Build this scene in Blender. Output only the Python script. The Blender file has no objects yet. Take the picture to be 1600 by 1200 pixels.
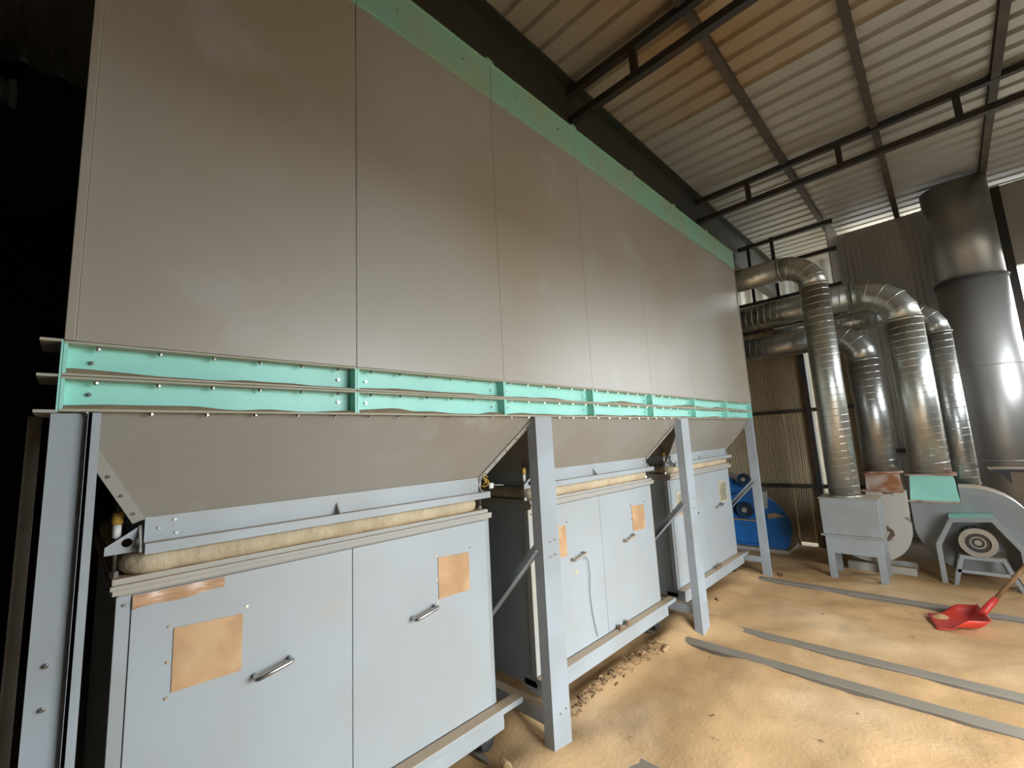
import bpy, bmesh, math, random
from mathutils import Vector, Matrix, noise
random.seed(7)
S = bpy.context.scene
COL = S.collection

# ------------------------------------------------------------------ camera
F_PX = 680.6
yaw, pit, rol = 0.7795, 0.1371, -0.0526
Fv = Vector((math.cos(yaw)*math.cos(pit), math.sin(yaw)*math.cos(pit), math.sin(pit)))
Rv = Vector((math.sin(yaw), -math.cos(yaw), 0)); Uv = Rv.cross(Fv)
R2 = Rv*math.cos(rol) + Uv*math.sin(rol); U2 = Uv*math.cos(rol) - Rv*math.sin(rol)
cd = bpy.data.cameras.new('camera'); cam = bpy.data.objects.new('camera', cd); COL.objects.link(cam)
cd.sensor_fit = 'HORIZONTAL'; cd.sensor_width = 36.0; cd.lens = F_PX/1600*36.0
cd.clip_start = 0.02; cd.clip_end = 200
M = Matrix((R2, U2, -Fv)).transposed().to_4x4(); M.translation = Vector((0.0317, -1.5606, 1.5752))
cam.matrix_world = M
S.camera = cam

# ------------------------------------------------------------------ sky and exposure
W = bpy.data.worlds.new('sky'); S.world = W; W.use_nodes = True
bg = W.node_tree.nodes['Background']
bg.inputs[0].default_value = (0.90, 0.96, 1.0, 1); bg.inputs[1].default_value = 12.2
S.view_settings.view_transform = 'Standard'; S.view_settings.look = 'None'
S.view_settings.gamma = 1.0; S.view_settings.use_curve_mapping = False
S.view_settings.exposure = 0.0

# daylight portals: they emit nothing of their own, they only guide sky sampling through the two openings
def portal(name, loc, rot, sx, sy):
    l = bpy.data.lights.new(name, 'AREA'); l.shape = 'RECTANGLE'; l.size = sx; l.size_y = sy
    l.cycles.is_portal = True
    o = bpy.data.objects.new(name, l); COL.objects.link(o); o.location = loc; o.rotation_euler = rot
OPEN_X0, OPEN_X1, OPEN_Z, FRONT_Y = 1.1, 3.75, 2.6, -3.2
WIN_X0, WIN_X1, WIN_Z0, WIN_Z1 = 5.8, 7.4, 2.1, 3.4  # unseen opening added to light the ducts
portal('doorway_daylight', ((OPEN_X0+OPEN_X1)/2, FRONT_Y-0.02, OPEN_Z/2), (math.radians(90), 0, 0), OPEN_X1-OPEN_X0, OPEN_Z)
portal('added_window_daylight', ((WIN_X0+WIN_X1)/2, FRONT_Y-0.02, (WIN_Z0+WIN_Z1)/2), (math.radians(90), 0, 0), WIN_X1-WIN_X0, WIN_Z1-WIN_Z0)
portal('side_daylight', (8.45, -2.81, 1.74), (0, math.radians(90), 0), 3.5, 0.7)

# ------------------------------------------------------------------ materials
def new_mat(name):
    m = bpy.data.materials.new(name); m.use_nodes = True
    return m, m.node_tree.nodes, m.node_tree.links, m.node_tree.nodes['Principled BSDF']
def mat(name, c1, c2=None, scale=4.0, rough=0.5, metal=0.0, lo=0.35, hi=0.65, detail=5, stretch=(1,1,1),
        dust=0.0, dustcol=(0.50,0.36,0.22), bump=0.0, bscale=60, c3=None, s3=1.2, lo3=0.5, hi3=0.7, spec=0.5, rough2=None):
    m, N, L, P = new_mat(name)
    P.inputs['Roughness'].default_value = rough; P.inputs['Metallic'].default_value = metal
    P.inputs['Specular IOR Level'].default_value = spec
    tc = N.new('ShaderNodeTexCoord'); mp = N.new('ShaderNodeMapping'); mp.inputs['Scale'].default_value = stretch
    L.new(tc.outputs['Object'], mp.inputs[0])
    rgb = N.new('ShaderNodeRGB'); rgb.outputs[0].default_value = (*c1, 1); out = rgb.outputs[0]
    def mixin(out, col, fac):
        x = N.new('ShaderNodeMix'); x.data_type = 'RGBA'
        L.new(fac, x.inputs['Factor']); L.new(out, x.inputs['A']); x.inputs['B'].default_value = (*col, 1)
        return x.outputs['Result']
    def nz(sc, lo, hi, det):
        n = N.new('ShaderNodeTexNoise'); n.inputs['Scale'].default_value = sc; n.inputs['Detail'].default_value = det
        L.new(mp.outputs[0], n.inputs['Vector'])
        r = N.new('ShaderNodeMapRange'); r.interpolation_type = 'SMOOTHSTEP'
        r.inputs['From Min'].default_value = lo; r.inputs['From Max'].default_value = hi
        L.new(n.outputs['Fac'], r.inputs['Value']); return r.outputs[0]
    if c2:
        f2 = nz(scale, lo, hi, detail); out = mixin(out, c2, f2)
        if rough2 is not None:
            r = N.new('ShaderNodeMapRange'); r.inputs['To Min'].default_value = rough; r.inputs['To Max'].default_value = rough2
            L.new(f2, r.inputs['Value']); L.new(r.outputs[0], P.inputs['Roughness'])
    if c3: out = mixin(out, c3, nz(s3, lo3, hi3, 6))
    if dust > 0:                        # sawdust settles on whatever faces up
        g = N.new('ShaderNodeNewGeometry'); sx = N.new('ShaderNodeSeparateXYZ'); L.new(g.outputs['Normal'], sx.inputs[0])
        r = N.new('ShaderNodeMapRange'); r.interpolation_type = 'SMOOTHSTEP'
        r.inputs['From Min'].default_value = 0.35; r.inputs['From Max'].default_value = 0.9; r.inputs['To Max'].default_value = dust
        L.new(sx.outputs['Z'], r.inputs['Value']); out = mixin(out, dustcol, r.outputs[0])
    L.new(out, P.inputs['Base Color'])
    if bump > 0:
        n = N.new('ShaderNodeTexNoise'); n.inputs['Scale'].default_value = bscale; n.inputs['Detail'].default_value = 4
        L.new(mp.outputs[0], n.inputs['Vector'])
        b = N.new('ShaderNodeBump'); b.inputs['Strength'].default_value = bump; b.inputs['Distance'].default_value = 0.01
        L.new(n.outputs['Fac'], b.inputs['Height']); L.new(b.outputs[0], P.inputs['Normal'])
    return m

GREY = (0.40, 0.445, 0.475)
MT = {}
MT['paint'] = mat('grey_blue_paint', GREY, (0.36,0.385,0.39), 2.5, 0.42, dust=0.9)
MT['leg'] = mat('grey_leg_paint', (0.37,0.42,0.46), (0.33,0.36,0.38), 3.0, 0.42, dust=0.9)
MT['door'] = mat('grey_door_paint', (0.42,0.465,0.495), (0.40,0.43,0.44), 1.6, 0.38, dust=0.9, c3=(0.46,0.42,0.35), s3=2.2, lo3=0.62, hi3=0.8)
MT['casing'] = mat('dusty_casing_paint', (0.41,0.39,0.345), (0.37,0.32,0.245), 0.7, 0.34, lo=0.35, hi=0.7, detail=2, c3=(0.45,0.45,0.44), s3=2.2, lo3=0.56, hi3=0.78, bump=0.05, bscale=220)
MT['hopper'] = mat('dusty_hopper_paint', (0.34,0.33,0.30), (0.31,0.285,0.24), 1.5, 0.45, c3=(0.38,0.37,0.35), s3=3, lo3=0.58, hi3=0.75)
MT['teal'] = mat('teal_paint', (0.37,0.82,0.72), (0.33,0.76,0.66), 5, 0.42, dust=0.95)
MT['teal_dull'] = mat('dusty_teal_paint', (0.29,0.60,0.46), (0.36,0.52,0.37), 2.2, 0.5, dust=0.95)
MT['flange'] = mat('dusty_teal_edge', (0.42,0.43,0.34), (0.40,0.37,0.27), 4, 0.6, dust=0.95)
MT['teal_clean'] = mat('worn_teal_paint', (0.20,0.50,0.42), (0.26,0.42,0.35), 6, 0.45)
MT['bolt'] = mat('zinc_bolt', (0.75,0.75,0.72), rough=0.25, metal=1.0)
MT['sawdust'] = mat('sawdust', (0.63,0.405,0.205), (0.54,0.33,0.155), 2.2, 0.95, bump=0.35, bscale=45, c3=(0.68,0.47,0.27), s3=1.1, lo3=0.48, hi3=0.7, spec=0.1)
MT['dustline'] = mat('settled_sawdust', (0.44,0.33,0.22), (0.36,0.27,0.18), 12, 0.95, spec=0.1, bump=0.3)
MT['cuff'] = mat('cream_cuff_fabric', (0.60,0.51,0.35), (0.50,0.41,0.28), 6, 0.9, spec=0.15, bump=0.9, bscale=22, stretch=(1.6,1,1))
MT['ledge'] = mat('dusty_ledge_paint', (0.44,0.41,0.34), (0.40,0.40,0.38), 3.5, 0.6, dust=0.9)
MT['window_dust'] = mat('acrylic_over_sawdust', (0.60,0.38,0.21), (0.50,0.31,0.165), 9, 0.22, c3=(0.64,0.43,0.25), s3=10, lo3=0.45, hi3=0.75)
MT['window_pale'] = mat('acrylic_pale', (0.50,0.45,0.30), (0.30,0.28,0.20), 5, 0.15)
MT['window_rim'] = mat('window_rim', (0.55,0.50,0.38), rough=0.5)
MT['tape'] = mat('brown_packing_tape', (0.45,0.26,0.14), (0.62,0.40,0.25), 7, 0.18, stretch=(1,1,6), bump=0.4, bscale=12)
MT['steel'] = mat('brushed_steel', (0.55,0.56,0.56), rough=0.3, metal=1.0)
MT['yellow'] = mat('yellow_tape', (0.62,0.40,0.06), (0.45,0.28,0.05), 20, 0.5)
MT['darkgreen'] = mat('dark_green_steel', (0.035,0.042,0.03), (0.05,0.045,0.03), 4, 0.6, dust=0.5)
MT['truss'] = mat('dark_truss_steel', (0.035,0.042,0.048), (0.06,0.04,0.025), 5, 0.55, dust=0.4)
MT['purlin'] = mat('brown_purlin_steel', (0.11,0.085,0.06), (0.07,0.06,0.05), 5, 0.6)
MT['roof'] = mat('galvanised_roof_sheet', (0.60,0.61,0.59), (0.52,0.50,0.45), 0.5, 0.42, metal=0.3, c3=(0.44,0.36,0.25), s3=0.7, lo3=0.6, hi3=0.8)
MT['roof_rusty'] = mat('rusting_roof_sheet', (0.55,0.51,0.42), (0.47,0.37,0.24), 0.6, 0.45, metal=0.25, c3=(0.40,0.25,0.12), s3=0.8, lo3=0.5, hi3=0.75)
MT['clad'] = mat('brown_cladding', (0.60,0.49,0.31), (0.50,0.40,0.25), 1.5, 0.55)
MT['shadewall'] = mat('shade_dark_wall', (0.022,0.022,0.020), (0.03,0.025,0.02), 2, 0.8)  # near black so the shaded depth stays dark: shade as colour
MT['darkclad'] = mat('dull_grey_cladding', (0.56,0.53,0.49), (0.48,0.45,0.41), 1.5, 0.42)
MT['frontwall'] = mat('weathered_wall', (0.12,0.11,0.09), (0.09,0.08,0.07), 1.2, 0.8)
MT['concrete'] = mat('dusty_concrete', (0.30,0.24,0.17), (0.22,0.18,0.13), 2, 0.9)
MT['ground'] = mat('outside_ground', (0.17,0.145,0.11), (0.14,0.12,0.09), 0.8, 0.95)
MT['galv'] = mat('galvanised_duct', (0.68,0.70,0.67), (0.58,0.57,0.51), 2.2, 0.32, metal=0.85, rough2=0.42, dust=0.85, dustcol=(0.30,0.235,0.165))
MT['galvdark'] = mat('dull_galvanised_duct', (0.46,0.47,0.46), (0.38,0.37,0.34), 2.2, 0.34, metal=0.85, dust=0.8, dustcol=(0.28,0.22,0.16))
MT['tank'] = mat('dark_tank_steel', (0.42,0.41,0.39), (0.34,0.33,0.31), 1.0, 0.40, metal=0.6, stretch=(1,1,0.2))
MT['rust'] = mat('rusty_steel', (0.33,0.13,0.05), (0.50,0.42,0.35), 7, 0.7)
MT['white_fan'] = mat('chipped_white_paint', (0.56,0.53,0.48), (0.14,0.09,0.055), 3.2, 0.5, lo=0.58, hi=0.62)
MT['fan'] = mat('grey_fan_paint', (0.33,0.36,0.37), (0.29,0.30,0.30), 3, 0.45, dust=0.7)
MT['motor'] = mat('motor_grey', (0.42,0.38,0.30), (0.33,0.30,0.25), 8, 0.5)
MT['dark'] = mat('dark_grease', (0.03,0.03,0.03), rough=0.6)
MT['blue'] = mat('blue_machine_paint', (0.025,0.19,0.58), (0.03,0.13,0.36), 3, 0.4, dust=0.8)
MT['bluedark'] = mat('dark_blue_pulley', (0.02,0.06,0.12), (0.03,0.04,0.06), 6, 0.4)
MT['red'] = mat('red_plastic', (0.62,0.045,0.025), (0.50,0.04,0.03), 5, 0.38)
MT['wood'] = mat('wooden_handle', (0.34,0.20,0.10), (0.24,0.14,0.07), 6, 0.6, stretch=(8,8,1))
MT['rail'] = mat('rail_steel', (0.20,0.18,0.15), (0.14,0.12,0.10), 4, 0.55, dust=0.75, dustcol=(0.30,0.255,0.19))
MT['rubber'] = mat('black_rubber', (0.03,0.03,0.03), rough=0.7)
MT['chip'] = mat('pale_wood_chip', (0.55,0.36,0.19), (0.36,0.22,0.11), 8, 0.8)
MT['bark'] = mat('dark_wood_chip', (0.16,0.095,0.05), (0.26,0.16,0.09), 8, 0.8)
MT['outer'] = mat('pale_outer_wall', (0.45,0.45,0.42), (0.38,0.38,0.35), 1.5, 0.6)
MT['wire'] = mat('thin_grey_wire', (0.10,0.10,0.10), rough=0.5)
MT['white'] = mat('white_plastic', (0.70,0.70,0.68), rough=0.4)

# ------------------------------------------------------------------ builders
BASE = {}
def base_of(o):
    while o is not None and o.parent is not None: o = o.parent
    return BASE.get(o.name, Vector()) if o is not None else Vector()
def tag(o, label, cat, group=None):
    o['label'] = label; o['category'] = cat
    if group: o['group'] = group
    return o
def thing(name, base, label, cat, group=None):
    o = bpy.data.objects.new(name, None); COL.objects.link(o); o.location = base
    o.empty_display_size = 0.1
    BASE[o.name] = Vector(base); return tag(o, label, cat, group)
def structure(name, base=(0,0,0)):
    o = bpy.data.objects.new(name, None); COL.objects.link(o); o.location = base; BASE[o.name] = Vector(base)
    o.empty_display_size = 0.1
    o['kind'] = 'structure'; return o
class MB:
    def __init__(s): s.v = []; s.f = []; s.sm = []
    def add(s, vs, fs, smooth=False):
        n = len(s.v); s.v += [Vector(v) for v in vs]
        for f in fs: s.f.append([i+n for i in f]); s.sm.append(smooth)
        return s
    def box(s, x0, x1, y0, y1, z0, z1):
        return s.add([(x0,y0,z0),(x1,y0,z0),(x1,y1,z0),(x0,y1,z0),(x0,y0,z1),(x1,y0,z1),(x1,y1,z1),(x0,y1,z1)],
            [(0,3,2,1),(4,5,6,7),(0,1,5,4),(1,2,6,5),(2,3,7,6),(3,0,4,7)])
    def prism(s, pts, off, smooth=False):     # planar polygon extruded by vector off
        n = len(pts); off = Vector(off); p = [Vector(q) for q in pts]
        s.add(p + [q+off for q in p], [tuple(range(n))[::-1], tuple(range(n, 2*n))])
        k = len(s.v)-2*n
        for i in range(n):
            j = (i+1) % n; s.f.append([k+i, k+j, k+n+j, k+n+i]); s.sm.append(smooth)
        return s
    def bar(s, a, b, w, h, up=(0,0,1)):       # rectangular bar from a to b
        a = Vector(a); b = Vector(b); d = (b-a).normalized(); u = Vector(up); r = d.cross(u).normalized(); u = r.cross(d)
        c = [r*w/2+u*h/2, -r*w/2+u*h/2, -r*w/2-u*h/2, r*w/2-u*h/2]
        return s.prism([a+q for q in c], b-a)
    def tube(s, path, r, n=16, caps=True, smooth=True, closed=False):
        path = [Vector(p) for p in path]; m = len(path)
        rs = r if isinstance(r, (list, tuple)) else [r]*m
        t0 = (path[1]-path[0]).normalized()
        ref = Vector((0,0,1)) if abs(t0.z) < 0.9 else Vector((1,0,0))
        u = t0.cross(ref).normalized(); rings = []; k = len(s.v); prev = t0
        for i, p in enumerate(path):
            if closed: t = (path[(i+1) % m]-path[i-1]).normalized()
            elif i == 0: t = t0
            elif i == m-1: t = (path[i]-path[i-1]).normalized()
            else: t = ((path[i+1]-p).normalized()+(p-path[i-1]).normalized()).normalized()
            u = (u - t*u.dot(t)).normalized(); w = t.cross(u)
            sc = 1.0
            for j in range(n):
                a = 2*math.pi*j/n; s.v.append(p+(u*math.cos(a)+w*math.sin(a))*rs[i]*sc)
        for i in range(m if closed else m-1):
            for j in range(n):
                q = (j+1) % n; i2 = (i+1) % m
                s.f.append([k+i*n+j, k+i*n+q, k+i2*n+q, k+i2*n+j]); s.sm.append(smooth)
        if caps and not closed:
            s.f.append([k+j for j in range(n)][::-1]); s.sm.append(False)
            s.f.append([k+(m-1)*n+j for j in range(n)]); s.sm.append(False)
        return s
    def cyl(s, a, b, r, n=16, r2=None, smooth=True): return s.tube([a, b], [r, r if r2 is None else r2], n, True, smooth)
    def ring(s, c, axis, r_in, r_out, t, n=28):
        c = Vector(c); ax = Vector(axis).normalized(); ref = Vector((0,0,1)) if abs(ax.z) < 0.9 else Vector((1,0,0))
        u = ax.cross(ref).normalized(); w = ax.cross(u); k = len(s.v)
        for (r, h) in ((r_in, -t/2), (r_out, -t/2), (r_out, t/2), (r_in, t/2)):
            for j in range(n):
                a = 2*math.pi*j/n; s.v.append(c+ax*h+(u*math.cos(a)+w*math.sin(a))*r)
        for q in range(4):
            for j in range(n):
                j2 = (j+1) % n; q2 = (q+1) % 4
                s.f.append([k+q*n+j, k+q*n+j2, k+q2*n+j2, k+q2*n+j]); s.sm.append(q in (1, 3))
        return s
    def mesh(s, name, mt, off=Vector(), bevel=0.0):
        me = bpy.data.meshes.new(name); me.from_pydata([v-off for v in s.v], [], s.f)
        for p, q in zip(me.polygons, s.sm): p.use_smooth = q
        bm = bmesh.new(); bm.from_mesh(me)
        bmesh.ops.recalc_face_normals(bm, faces=bm.faces)
        if bevel > 0:
            bmesh.ops.bevel(bm, geom=[e for e in bm.edges if len(e.link_faces) == 2 and e.calc_face_angle(0) > 0.6], offset=bevel, segments=2, affect='EDGES', profile=0.5)
        bm.to_mesh(me); bm.free()
        me.materials.append(MT[mt]); return me
    def build(s, name, mt, parent=None, bevel=0.0):
        o = bpy.data.objects.new(name, s.mesh(name, mt, base_of(parent) if parent else Vector(), bevel))
        COL.objects.link(o)
        if parent: o.parent = parent
        return o
    def single(s, name, mt, base, label, cat, group=None, bevel=0.0):    # a thing of one mesh
        base = Vector(base); o = bpy.data.objects.new(name, s.mesh(name, mt, base, bevel)); COL.objects.link(o); o.location = base
        BASE[o.name] = base; return tag(o, label, cat, group)
def put(me, name, parent, loc, rot=None):           # shared-mesh part at world position loc
    o = bpy.data.objects.new(name, me); COL.objects.link(o); o.parent = parent
    pl = base_of(parent)
    q = parent
    # parents below the thing keep identity unless they were put(); subtract their own offset
    off = Vector()
    while q is not None and q.parent is not None: off += q.location; q = q.parent
    o.location = Vector(loc)-pl-off
    if rot: o.rotation_euler = rot
    return o
BOLT = MB().cyl((0,0,0),(0,0,0.007),0.0058,6,smooth=False).cyl((0,0,0.007),(0,0,0.011),0.0035,8).mesh('bolt','bolt')
SCREW = MB().cyl((0,0,0),(0,0,0.004),0.005,8).mesh('screw','bolt')
FACE_CAM = (math.radians(90), 0, 0)        # bolt axis toward -Y
DOWN = (math.radians(180), 0, 0)

# ================================================================== SETTING
def grid_sheet(fn, nu, nv):
    b = MB(); b.v = [Vector(fn(i/nu, j/nv)) for j in range(nv+1) for i in range(nu+1)]
    for j in range(nv):
        for i in range(nu):
            a = j*(nu+1)+i; b.f.append([a, a+1, a+nu+2, a+nu+1]); b.sm.append(False)
    return b
fl = MB().box(-3.0, 9.6, FRONT_Y, 3.3, -0.15, 0.0).build('floor', 'concrete'); fl['kind'] = 'structure'
g = MB().box(-40, 40, -40, 40, -0.4, -0.16).build('ground', 'ground'); g['kind'] = 'structure'

# roof: trapezoid-ribbed sheets running across (along Y)
ceil = structure('ceiling', (0, 0, 4.62))
def roof_z(y): return 4.655 + 0.02*y
PITCH = 0.205; NR = 5
prof = []
for r in range(NR):
    x = r*PITCH
    prof += [(x,0),(x+0.13,0),(x+0.145,0.035),(x+0.19,0.035)]
prof.append((NR*PITCH, 0))
def sheet_mesh(y0, y1):
    b = MB()
    n = len(prof)
    for t in (0.0, 0.004):
        for y in (y0, y1):
            for (x, h) in prof: b.v.append(Vector((x, y, roof_z(y)-4.62+h+t)))
    for i in range(n-1):
        for (o, fl_) in ((0, 0), (2*n, 1)):
            b.f.append([o+i, o+i+1, o+n+i+1, o+n+i]); b.sm.append(False)
    return [b.mesh('roof_sheet', m_) for m_ in ('roof_rusty', 'roof')]
rs_mesh = sheet_mesh(FRONT_Y-0.4, 3.4)
for k in range(13):
    o = bpy.data.objects.new('roof_sheet', rs_mesh[0 if k < 7 else 1]); COL.objects.link(o); o.parent = ceil; o.location = (-3.05+k*NR*PITCH, 0, 0)
for y in (1.95, 1.12, -0.62, -1.42, -2.25, -3.1, -3.9):
    z = roof_z(y)
    b = MB().box(-3.0, 9.6, y-0.03, y+0.03, z-0.075, z-0.069).box(-3.0, 9.6, y-0.03, y-0.024, z-0.069, z-0.008).box(-3.0, 9.6, y-0.03, y+0.03, z-0.008, z-0.002)
    b.build('purlin', 'purlin', ceil)
# eave girder over the dust collector
gz = roof_z(0.4)
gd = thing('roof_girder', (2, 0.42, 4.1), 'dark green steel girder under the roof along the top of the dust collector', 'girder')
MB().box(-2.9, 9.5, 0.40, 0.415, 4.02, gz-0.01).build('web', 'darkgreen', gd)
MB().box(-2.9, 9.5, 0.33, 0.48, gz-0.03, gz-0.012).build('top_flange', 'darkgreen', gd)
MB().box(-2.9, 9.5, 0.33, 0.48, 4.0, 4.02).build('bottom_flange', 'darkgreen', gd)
def truss(X, label):
    t = thing('roof_truss', (X, -0.5, 4.3), label, 'truss', 'steel trusses across the roof')
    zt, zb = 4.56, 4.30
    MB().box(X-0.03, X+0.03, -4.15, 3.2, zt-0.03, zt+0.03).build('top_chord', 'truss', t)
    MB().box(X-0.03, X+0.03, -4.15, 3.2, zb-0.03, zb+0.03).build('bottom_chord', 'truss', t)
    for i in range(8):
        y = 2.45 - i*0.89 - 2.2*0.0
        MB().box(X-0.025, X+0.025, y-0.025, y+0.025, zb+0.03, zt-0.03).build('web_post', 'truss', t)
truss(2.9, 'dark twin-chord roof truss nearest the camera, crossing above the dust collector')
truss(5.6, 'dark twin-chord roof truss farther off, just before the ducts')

# back and left walls (shade behind the machine put into their near-black colour)
w = MB().box(-3.1, 7.2, 3.2, 3.3, 0, 4.75).build('wall_back', 'shadewall'); w['kind'] = 'structure'
w = MB().box(-3.1, -3.0, FRONT_Y, 3.2, 0, 4.75).build('wall_left', 'shadewall'); w['kind'] = 'structure'
# camera-side wall with the wide doorway the daylight comes through
b = MB().box(-3.1, OPEN_X0, FRONT_Y-0.1, FRONT_Y, 0, 4.55).box(OPEN_X1, WIN_X0, FRONT_Y-0.1, FRONT_Y, 0, 4.55).box(WIN_X1, 8.44, FRONT_Y-0.1, FRONT_Y, 0, 4.55).box(WIN_X0, WIN_X1, FRONT_Y-0.1, FRONT_Y, 0, WIN_Z0).box(WIN_X0, WIN_X1, FRONT_Y-0.1, FRONT_Y, WIN_Z1, 4.55).box(OPEN_X0, OPEN_X1, FRONT_Y-0.1, FRONT_Y, OPEN_Z, 4.55)
w = b.build('wall_front', 'frontwall'); w['kind'] = 'structure'
# far wall: brown fine-ribbed cladding sheets on girts, open clerestory above
far = structure('wall_far', (7.2, 0, 0))
def clad(y0, y1, z0, z1, mt='clad', x=7.2):
    n = int((y1-y0)/0.028)*4
    def fn(u, v):
        y = y0+(y1-y0)*u
        return (x+0.0055*math.sin(2*math.pi*(y1-y0)*u/0.028), y, z0+(z1-z0)*v)
    return grid_sheet(fn, n, 1).build('cladding_sheet', mt, far)
clad(0.09, 0.93, 0.0, 1.83); clad(0.93, 1.77, 0.0, 1.83); clad(1.77, 3.2, 0.0, 1.83)
clad(-0.10, 0.09, 0.042, 1.83); clad(-0.262, -0.10, 0.0, 1.83); clad(-0.262, 0.6, 1.83, 3.05); clad(0.6, 1.77, 1.83, 3.05); clad(1.77, 3.2, 1.83, 3.05)
clad(-0.80, -0.29, 0.0, 1.83); clad(-0.80, -0.29, 1.83, 3.05); clad(0.75, 3.2, 3.05, 4.6)
for z in (0.80, 1.83, 3.05):
    MB().box(7.13, 7.19, -0.8, 3.2, z-0.025, z+0.025).build('girt', 'purlin', far)
for z in (3.47, 3.97, 4.36):
    MB().box(7.13, 7.19, -0.8, 0.8, z-0.025, z+0.025).build('clerestory_rail', 'truss', far)
for y in (0.72, 0.26, -0.06):
    MB().box(7.14, 7.18, y-0.022, y+0.022, 3.05, 4.4).build('clerestory_post', 'truss', far)
for y0, y1 in ((-0.262, -0.20), (-0.80, -0.725)):
    MB().box(7.09, 7.19, y0, y1, 0, 3.05).build('column', 'truss' if y1 > -0.5 else 'tank', far)
wr = structure('wall_right', (8.35, -2.4, 0))
for i in range(4):
    y1 = -0.70-0.41*i; y0 = y1-0.41
    grid_sheet(lambda u, v, y0=y0: (8.36+0.008*math.sin(2*math.pi*6*u), y0+0.41*u, 4.56*v), 48, 1).build('cladding_sheet', 'darkclad', wr)
MB().box(7.2, 8.37, -0.715, -0.700, 0, 4.56).build('return_panel', 'darkclad', wr)
MB().box(8.30, 8.44, -2.42, -2.335, 0, 4.56).build('door_jamb', 'truss', wr)
MB().box(8.32, 8.42, FRONT_Y, -2.42, 3.48, 4.56).build('door_lintel', 'darkclad', wr)
for z in (2.5, 3.0): MB().box(8.36, 8.39, FRONT_Y, -2.42, z-0.015, z+0.015).build('door_bar', 'truss', wr)
for z in (1.2,): MB().box(8.28, 8.34, -2.335, -0.72, z-0.03, z+0.03).build('girt', 'truss', wr)
wf = structure('added_window', ((WIN_X0+WIN_X1)/2, FRONT_Y, WIN_Z0))
for i in range(4):
    x = WIN_X0+0.02+(WIN_X1-WIN_X0-0.04)*i/3
    MB().box(x-0.02, x+0.02, FRONT_Y-0.07, FRONT_Y-0.03, WIN_Z0, WIN_Z1).build('added_window_bar', 'truss', wf)
wo = structure('wall_outer', (9.6, 0, 0))
for i in range(4):
    y0 = -0.7+i*1.0
    n = 44
    grid_sheet(lambda u, v, y0=y0: (9.6+0.02*math.sin(2*math.pi*5*u), y0+u, 0+4.7*v), n, 1).build('cladding_sheet', 'outer', wo)

# big dark tank beyond the ducts
TX, TY = 7.75, -1.975
tk = thing('steel_tank', (TX, TY, 0), 'tall dark steel cylinder standing behind the ducts near the bright door', 'tank')
MB().cyl((TX,TY,0.0),(TX,TY,3.26),0.315,48).build('lower_shell', 'tank', tk)
MB().cyl((TX,TY,3.26),(TX,TY,4.50),0.305,48).build('upper_shell', 'tank', tk)
MB().ring((TX,TY,3.26),(0,0,1),0.30,0.328,0.03,48).build('seam_ring', 'truss', tk)
for z in (1.1, 2.2): MB().ring((TX,TY,z),(0,0,1),0.31,0.318,0.012,48).build('weld_band', 'tank', tk)

# ------------------------------------------------------------------ sawdust on the floor
RAILS = (1.60, 2.02, 3.42, 3.84, 5.27)
HEAPS = [(1.80,0.33,0.13,0.14,0.16),(1.70,0.02,0.06,0.20,0.16),(1.98,-0.05,0.045,0.16,0.14),(3.35,0.18,0.055,0.25,0.12),(2.6,0.22,0.05,0.5,0.10),(2.45,-0.35,0.025,0.4,0.3),
         (3.0,-0.5,0.02,0.5,0.35),(3.66,0.25,0.08,0.12,0.2),(4.6,0.25,0.03,0.5,0.12),(4.5,-0.5,0.02,0.4,0.3),(1.3,0.1,0.05,0.3,0.12),(5.27,0.25,0.05,0.2,0.2),(3.84,0.05,0.05,0.15,0.25)]
def dust_h(x, y):
    h = 0.022+0.017*noise.noise((x*1.3,y*1.3,0))+0.016*noise.noise((x*3.3,y*3.3,3))+0.006*noise.noise((x*8,y*8,5))+0.004*noise.noise((x*13,y*13,7))
    for (hx,hy,hh,sx,sy) in HEAPS: h += hh*math.exp(-((x-hx)/sx)**2-((y-hy)/sy)**2)
    if x > 5.9: h *= max(0.15, 1-(x-5.9)/0.6)
    return max(h, 0.003)
nx, ny = 220, 130
sd = grid_sheet(lambda u, v: ((0.3+6.8*u), (-3.1+4.8*v), dust_h(0.3+6.8*u, -3.1+4.8*v)), nx, ny)
sd.sm = [True]*len(sd.f)
so = sd.single('sawdust_layer', 'sawdust', (3,-0.5,0), 'tan sawdust spread over the whole workshop floor', 'sawdust'); so['kind'] = 'stuff'

# guide rails let into the floor
rl = {1.60:'rail in the sawdust running out below the nearest cabinet', 2.02:'rail in the sawdust at the foot of the nearest free post',
      3.42:'grey floor rail, nearer of the middle pair across the sawdust', 3.84:'grey floor rail, farther of the middle pair across the sawdust',
      5.27:'floor rail farthest from the camera, ending behind the red dustpan'}
for X in RAILS:
    r = thing('floor_rail', (X,-0.5,0), rl[X], 'rail', 'steel guide rails across the floor')
    b = MB().prism([(X-0.05,1.5,0.0),(X+0.05,1.5,0.0),(X+0.05,1.5,0.036),(X+0.044,1.5,0.042),(X-0.044,1.5,0.042),(X-0.05,1.5,0.036)], (0,-4.2 if X > 1.7 else -1.6,0))
    b.build('rail_body', 'rail', r)

# ================================================================== DUST COLLECTOR
SEG = 5.444/7
dc = thing('dust_collector', (2.7, 0.9, 0), 'long grey dust collector with teal bolted beams, hoppers and steel legs', 'dust collector')
LX = 5.444
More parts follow.
